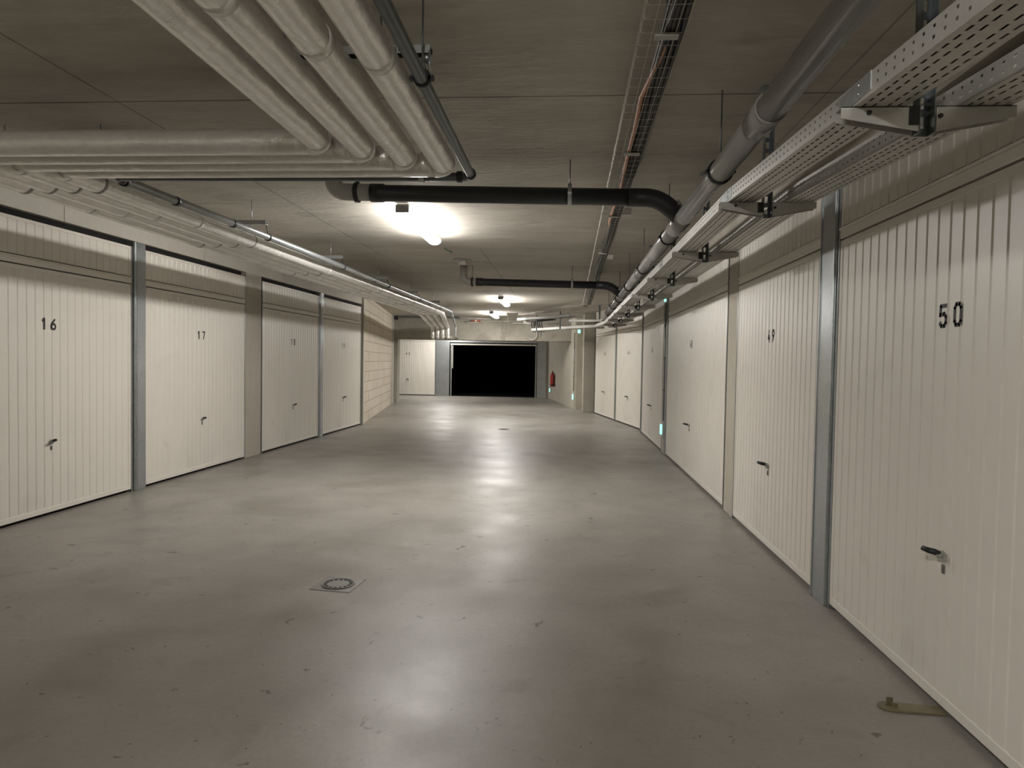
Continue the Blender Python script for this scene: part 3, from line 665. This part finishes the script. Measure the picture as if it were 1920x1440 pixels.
# ------------------------------------------------------------------ wire basket tray with cables
def basket(pts, wdt, label, hang=0.045, step=0.104, gw=0.0015):
    pts = [Vector(p) for p in pts]
    t = thing('wire_basket', label, 'cable basket', pts[0]); O = pts[0]
    def side(o): 
        out = []
        for i, p in enumerate(pts):
            d = (pts[min(i + 1, len(pts) - 1)] - pts[max(i - 1, 0)]).normalized(); out.append((p, d.cross(Vector((0, 0, 1))).normalized()))
        return out
    sd = side(0); lw = MB()
    for (a, h) in ((0, hang), (0, hang * 0.5), (0.0, 0.0), (0.27, 0), (0.53, 0), (0.8, 0), (1, 0), (1, hang * .5), (1, hang)):
        lw.tube([p + n * a * wdt + Vector((0, 0, h)) - O for p, n in sd], gw, 5)
    cw = lw
    for i in range(len(pts) - 1):
        p, q = pts[i], pts[i + 1]; n = sd[i][1] if i == 0 else (q - p).normalized().cross(Vector((0, 0, 1))).normalized(); L = (q - p).length; k = int(L / step)
        for s in range(k):
            c = p.lerp(q, (s + 0.5) / k) - O
            cw.tube([c + Vector((0, 0, hang)), c + n * 0.0 + Vector((0, 0, 0.008)), c + n * 0.01, c + n * (wdt - 0.01), c + n * wdt + Vector((0, 0, 0.008)), c + n * wdt + Vector((0, 0, hang))], gw * 0.85, 4, False)
    cw.build('wire_mesh', M_WIRE, t)
    return t
BZ = 2.655
def wx(y): return 0.255 + 0.006 * (y - 2.5)
basket([(wx(-3), -3, BZ), (wx(6), 6, BZ), (wx(15.3), 15.3, BZ), ], 0.165, 'narrow wire cable basket hanging along the ceiling over the aisle')
basket([(wx(15.3) + 0.04, 15.45, BZ), (-1.45, 19.3, BZ)], 0.24, 'wire cable basket branching diagonally left near the drop beam', hang=0.07)
random.seed(3)
for k in range(9):
    x0 = 0.090 + (k % 5) * 0.017; z0 = BZ + 0.013 + 0.017 * (k // 5)
    pts = []
    for j in range(38):
        y = -3 + j * 0.49
        wob = 0.006 * math.sin(j * 0.9 + k * 0.4) + 0.004 * math.sin(j * 2.3 + k * 1.3) - (0.012 if 12 < j < 16 and k == 0 else 0) + (0.025 if k == 0 and not 12 < j < 20 else 0)
        pts.append((wx(y) + x0 + wob, y, z0 + (0.022 if k == 0 and not 12 <= j <= 19 else 0)))
    orange = k == 0
    tag(MB().tube(pts, 0.0112, 6).build('data_cable', M_ORANGE if orange else M_CABLE), 'salmon orange cable in the ceiling wire basket' if orange else 'black cable bundled in the ceiling wire basket', 'cable', None if orange else 'black cables in the basket')
for k in range(4):
    pts = [(0.36 + 0.03 * k - (1.8 / 7) * j, 15.6 + 0.55 * j, BZ + 0.012 + 0.004 * math.sin(j + k)) for j in range(7)]
    tag(MB().tube(pts, 0.009, 6).build('data_cable', M_ORANGE if k == 3 else M_CABLE), 'orange cable in the diagonal branch basket' if k == 3 else 'black cable in the diagonal branch basket', 'cable', 'cables in the branch basket' if k < 3 else None)
for j, y in enumerate([2.72, 4.21, 6.0, 8.0, 10.9, 13.4]):
    t = thing('basket_hanger', '%s rod and grey clip holding the wire basket' % ords[j], 'basket hanger', (wx(y) + 0.10, y, CEIL), 0, 'hangers of the wire basket')
    m = MB(); m.tube([(0, 0, 0), (0, 0, BZ - CEIL)], 0.004, 8); m.build('threaded_rod', M_DSTEEL, t)
    m = MB(); m.box(-0.045, 0.045, -0.02, 0.02, BZ - CEIL - 0.012, BZ - CEIL - 0.004); m.box(-0.045, 0.045, 0.018, 0.021, BZ - CEIL - 0.008, BZ - CEIL + 0.01); m.build('clip', M_SIGNB, t, bevel=0.002)
for (x, y, s, lb) in ((0.50, 6.42, 1.0, 'small grey junction box on the ceiling just past the near drain'), (0.53, 9.1, 0.8, 'small grey junction box on the ceiling before the far drain')):
    t = thing('junction_box', lb, 'junction box', (x, y, CEIL))
    m = MB(); m.box(-0.06 * s, 0.06 * s, -0.06 * s, 0.06 * s, -0.045, 0); m.build('box_body', M_SIGNB, t, bevel=0.005)
    m = MB(); m.box(-0.055 * s, 0.055 * s, -0.055 * s, 0.055 * s, -0.055, -0.046); m.build('lid', M_LTGREY, t, bevel=0.003)

# ------------------------------------------------------------------ services at the drop beam
t = thing('tray_hanger', 'dark steel hanger carrying the bend of the cable tray', 'tray bracket', (0.80, 16.95, CEIL))
m = MB(); m.box(-0.04, 0.0, -0.02, 0.02, -0.56, 0); m.box(-0.07, 0.03, -0.05, 0.05, -0.008, 0); m.build('channel_strut', M_DSTEEL, t)
MB().box(-0.26, 0.1, -0.02, 0.02, -0.56, -0.535).build('arm', M_GALVD, t)
for (x, y, z, lb) in ((-0.18, 18.15, 2.27, 'dark strut halfway along the tray bend'), (-0.85, 19.4, 2.28, 'dark strut at the far end of the tray bend')):
    t = thing('tray_hanger', lb, 'tray bracket', (x, y, CEIL))
    MB().box(-0.018, 0.018, -0.018, 0.018, z - CEIL, 0).build('channel_strut', M_DSTEEL, t)
    MB().box(-0.1, 0.3, -0.018, 0.018, z - CEIL - 0.02, z - CEIL).build('arm', M_GALVD, t)
t = thing('flat_tray', 'flat grey sheet tray under the diagonal wire basket', 'cable tray', (-0.5, 18.4, 2.585))
m = MB(); m.prism([(-0.92, 1.25), (-0.60, 1.35), (0.95, -0.35), (0.55, -0.75)], 0, 0.004); m.build('tray_bottom', M_DSTEEL, t)
m = MB(); m.prism([(-0.92, 1.25), (-0.90, 1.27), (0.57, -0.73), (0.55, -0.75)], -0.012, 0.05); m.build('tray_side', M_GALVD, t)
for j in range(6):
    x = -1.05 + 0.055 * j
    p = fillet([(x + 0.45, 19.0 + 0.1 * j, 2.60), (x, 20.3, 2.60), (x + 0.05 + 0.01 * j, 20.45, 2.28)], 0.15, 5)
    tag(MB().tube(p, 0.014, 8).build('power_cable', M_CABLE), 'thick black cable dropping into the end of the tray bend', 'cable', 'black cables dropping at the beam')
t = thing('junction_box', 'tapered light grey box hanging between lamp and branch basket', 'junction box', (-1.52, 19.35, 2.66))
m = MB(); m.prism([(-0.17, 0.1), (0.17, 0.1), (0.10, -0.13), (-0.10, -0.13)], -0.05, 0.05, Matrix(((1, 0, 0, 0), (0, 0, 1, 0), (0, 1, 0, 0), (0, 0, 0, 1)))); m.build('box_body', M_LTGREY, t, bevel=0.006)
m = MB()
for x in (-0.12, -0.05, 0.06, 0.12): m.tube([(x, 0, 0.1), (x, 0, CEIL - 2.66)], 0.004, 6)
m.split('threaded_rod', M_DSTEEL, t)
for j, (z, x0, x1, r) in enumerate(((2.665, -3.35, -0.95, 0.013), (2.625, -3.2, -2.75, 0.013), (2.61, -1.75, -0.3, 0.016), (2.735, -3.4, -2.4, 0.02))):
    lbs = ['slim light conduit running along the upper face of the drop beam', 'short lower conduit on the beam by the lagged pipes', 'conduit on the right half of the drop beam', 'thicker conduit tight under the ceiling at the beam']
    t = thing('conduit', lbs[j], 'conduit', (x0, 21.80, z))
    MB().tube([(0, 0, 0), (x1 - x0, 0, 0)], r, 10).build('conduit_tube', M_LTGREY, t)
    m = MB(); n = int((x1 - x0) / 0.25)
    for k in range(n + 1): m.ring((0.03 + k * (x1 - x0 - 0.06) / max(n, 1), 0, 0), (1, 0, 0), r, r + 0.007, 0.02, 10)
    m.split('saddle', M_GALV, t)
t = thing('conduit_elbow', 'fat white pipe elbow fixed to the drop beam', 'pipe fitting', (-1.30, 21.72, 2.66))
MB().tube(fillet([(-0.05, 0, 0.03), (0.03, 0, -0.05), (0.25, 0, -0.06)], 0.08, 5), 0.042, 14).build('elbow', M_LTGREY, t)
MB().ring((0.25, 0, -0.06), (1, 0, 0), 0.03, 0.055, 0.06, 14).build('socket', M_GPVC, t)
t = thing('valve_block', 'reddish brass valve block on the conduit by the lagged pipes', 'valve', (-2.87, 21.78, 2.67))
m = MB(); m.tube([(-0.17, 0, 0), (0.15, 0, 0)], 0.028, 12); m.tube([(0.1, 0, 0.05), (0.1, 0, -0.05)], 0.022, 10); m.tube([(-0.1, 0, 0.04), (-0.1, 0, -0.03)], 0.018, 10); m.build('body', mat('red_brass', (0.42, 0.17, 0.12), 0.4, 0.4), t)
m = MB(); m.tube([(0.0, -0.03, 0.0), (0.0, -0.06, 0.0)], 0.022, 10); m.build('knob', M_CHIP, t)
t = thing('wire_ladder', 'small vertical wire ladder tray running down the drop beam', 'cable basket', (-2.02, 21.82, 2.06))
m = MB(); m.tube([(-0.06, 0, 0), (0.0, -0.02, 0.60)], 0.004, 5); m.tube([(0.06, 0, 0), (0.12, -0.02, 0.60)], 0.004, 5); m.tube([(0.0, 0, 0), (0.06, -0.02, 0.60)], 0.004, 5); m.build('long_wire', M_WIRE, t)
m = MB()
for k in range(7): m.tube([(-0.07 + 0.01 * k * 1.0, -0.01, 0.05 + 0.09 * k), (0.07 + 0.01 * k, -0.01, 0.05 + 0.09 * k)], 0.004, 5)
m.build('cross_wire', M_WIRE, t)
t = thing('cable_lead', 'pale looped lead hanging below the drop beam at its right', 'cable', (-1.06, 21.8, 2.1))
MB().tube(fillet([(0.12, 0, 0.35), (0.12, 0, 0.08), (0.0, 0, -0.02), (-0.12, 0, 0.03)], 0.08, 4), 0.014, 8).build('lead', M_LTGREY, t)
MB().tube([(0.2, 0, 0.35), (0.2, 0, 0.1)], 0.01, 8).build('second_lead', M_LTGREY, t)
tag(MB().box(-5.52, -5.38, 21.72, 21.86, 2.68, 2.80).build('corner_block', M_BLACK), 'small black block where the beam meets the blockwork', 'block')
tag(MB().box(-5.38, -3.4, 21.80, 21.86, 2.74, 2.795).build('beam_shadow_strip', M_DSTEEL), 'dark strip painted as shadow along the top left of the drop beam', 'strip')  # dark strip stands in for the shadow where beam meets ceiling

# ------------------------------------------------------------------ exit lights, conduits, extinguisher
def exit_light(x, y, z, rz, w, h, label, low=True):
    t = thing('exit_light', label, 'exit light', (x, y, z), rz, None)
    m = MB(); m.box(-w / 2, w / 2, -0.035, 0, 0, h); m.build('housing', M_SIGNB, t, bevel=0.008)
    m = MB(); g = h * 0.22; m.box(-w / 2 + 0.015, w / 2 - 0.015, -0.062, -0.036, g, h - g * 0.9); m.build('lit_lens', M_SIGNL, t, bevel=0.01)
    return t
exit_light(1.544, 10.98, 0.245, AR, 0.12, 0.27, 'low lit green escape light on the pier by door 47')
exit_light(1.544, 10.85, 2.345, AR, 0.10, 0.075, 'small lit green exit light above the pier by door 47')
def conduit(pts, r, label):
    t = thing('conduit', label, 'conduit', pts[0]); o = Vector(pts[0])
    MB().tube([Vector(p) - o for p in pts], r, 8).build('conduit_tube', M_DSTEEL, t)
    m = MB(); p, q = Vector(pts[0]), Vector(pts[-1]); n = 4
    for k in range(1, n): m.ring(p.lerp(q, k / n) - o, (q - p), r, r + 0.006, 0.02, 10)
    m.split('saddle', M_BLACK, t)
conduit([(1.53, 10.98, 0.5), (1.53, 10.98, 2.5)], 0.010, 'dark vertical conduit up the pier by door 47')
wv = lambda u: FW @ Vector((u, 0, 0))
for (u, z, h, lb) in ((0.85, 0.22, 0.24, 'low lit green escape light under the extinguisher, farthest away'), (6.33, 0.22, 0.29, 'low lit green escape light at the near end of the bare wall')):
    p = wv(u); exit_light(p.x, p.y, z, AW, 0.13, h, lb)
p = wv(6.30); conduit([(p.x - 0.02, p.y, 0.55), (p.x - 0.02, p.y, 2.3)], 0.012, 'dark vertical conduit at the near end of the bare wall')
exit_light(0.36, 20.80, 2.25, 0, 0.11, 0.17, 'lit green exit light high in the recess by the pillar')
p = wv(1.95)
t = thing('fire_extinguisher', 'red fire extinguisher hung on the bare concrete wall', 'fire extinguisher', (p.x - 0.09, p.y, 0.52))
m = MB(); m.tube([(0, 0, 0), (0, 0, 0.02), (0, 0, 0.05), (0, 0, 0.40), (0, 0, 0.47), (0, 0, 0.50)], [0.07, 0.078, 0.08, 0.08, 0.06, 0.03], 20); m.build('cylinder', M_RED, t)
m = MB(); m.tube([(0, 0, 0.50), (0, 0, 0.55)], 0.022, 10); m.box(-0.015, 0.015, -0.07, 0.02, 0.56, 0.58); m.box(-0.012, 0.012, -0.06, 0.02, 0.535, 0.55); m.build('valve_head', M_BLACK, t)
m = MB(); m.tube(fillet([(0, -0.02, 0.53), (0.05, -0.10, 0.50), (0.06, -0.10, 0.25), (0.05, -0.085, 0.06)], 0.05, 4), 0.011, 8); m.build('hose', M_BLACK, t)
m = MB(); m.box(0.05, 0.095, -0.05, 0.05, 0.34, 0.38); m.build('wall_bracket', M_RED, t)
m = MB(); m.ring((0, 0, 0.05), (0, 0, 1), 0.078, 0.083, 0.05, 20); m.build('base_ring', M_BLACK, t)

# ------------------------------------------------------------------ floor details
t = thing('floor_drain', 'square metal floor drain with round slotted grate, near the camera', 'floor drain', (-1.385, 4.165, 0), -0.10)
m = MB(); m.box(-0.13, 0.13, -0.13, 0.13, 0, 0.003); m.build('frame', M_IRON, t, bevel=0.002)
m = MB(); m.tube([(0, 0, 0.003), (0, 0, 0.006)], 0.10, 40); m.ring((0, 0, 0.006), (0, 0, 1), 0.094, 0.102, 0.004, 40); m.build('grate', M_IRON, t)
m = MB()
for k in range(16):
    a = 2 * PI * (k + 0.5) / 16; d = 2 * PI / 16 * 0.33
    m.prism([(r_ * math.cos(q), r_ * math.sin(q)) for r_, q in ((0.068, a - d), (0.090, a - d), (0.090, a + d), (0.068, a + d))], 0.0062, 0.0068)
m.build('grate_slots', M_DARK, t)
t = thing('floor_drain', 'small dark floor drain further up the aisle', 'floor drain', (-1.26, 14.25, 0), 0)
m = MB(); m.box(-0.13, 0.13, -0.13, 0.13, 0, 0.003); m.build('frame', M_IRON, t)
MB().tube([(0, 0, 0.003), (0, 0, 0.006)], 0.10, 24).build('grate', M_DARK, t)
t = thing('door_wedge', 'broken tan plastic tongue poking out under door 50', 'wedge', (1.43, 2.925, 0), -0.08)
m = MB(); pl = [(0.13, 0.035), (-0.06, 0.038)] + [(-0.08 - 0.04 * math.sin(a), 0.038 * math.cos(a)) for a in [i * PI / 8 for i in range(1, 8)]] + [(-0.06, -0.038), (0.13, -0.032)]
m.prism(pl, 0.0, 0.009); m.build('tongue', M_WOOD, t, bevel=0.002)
m = MB(); m.prism([(-0.085, 0.0), (-0.06, 0.004), (-0.066, 0.009), (-0.087, 0.006)], 0.008, 0.042); m.prism([(-0.07, -0.012), (-0.045, -0.008), (-0.05, -0.003), (-0.07, -0.006)], 0.008, 0.024); m.split('prong', M_WOOD, t)
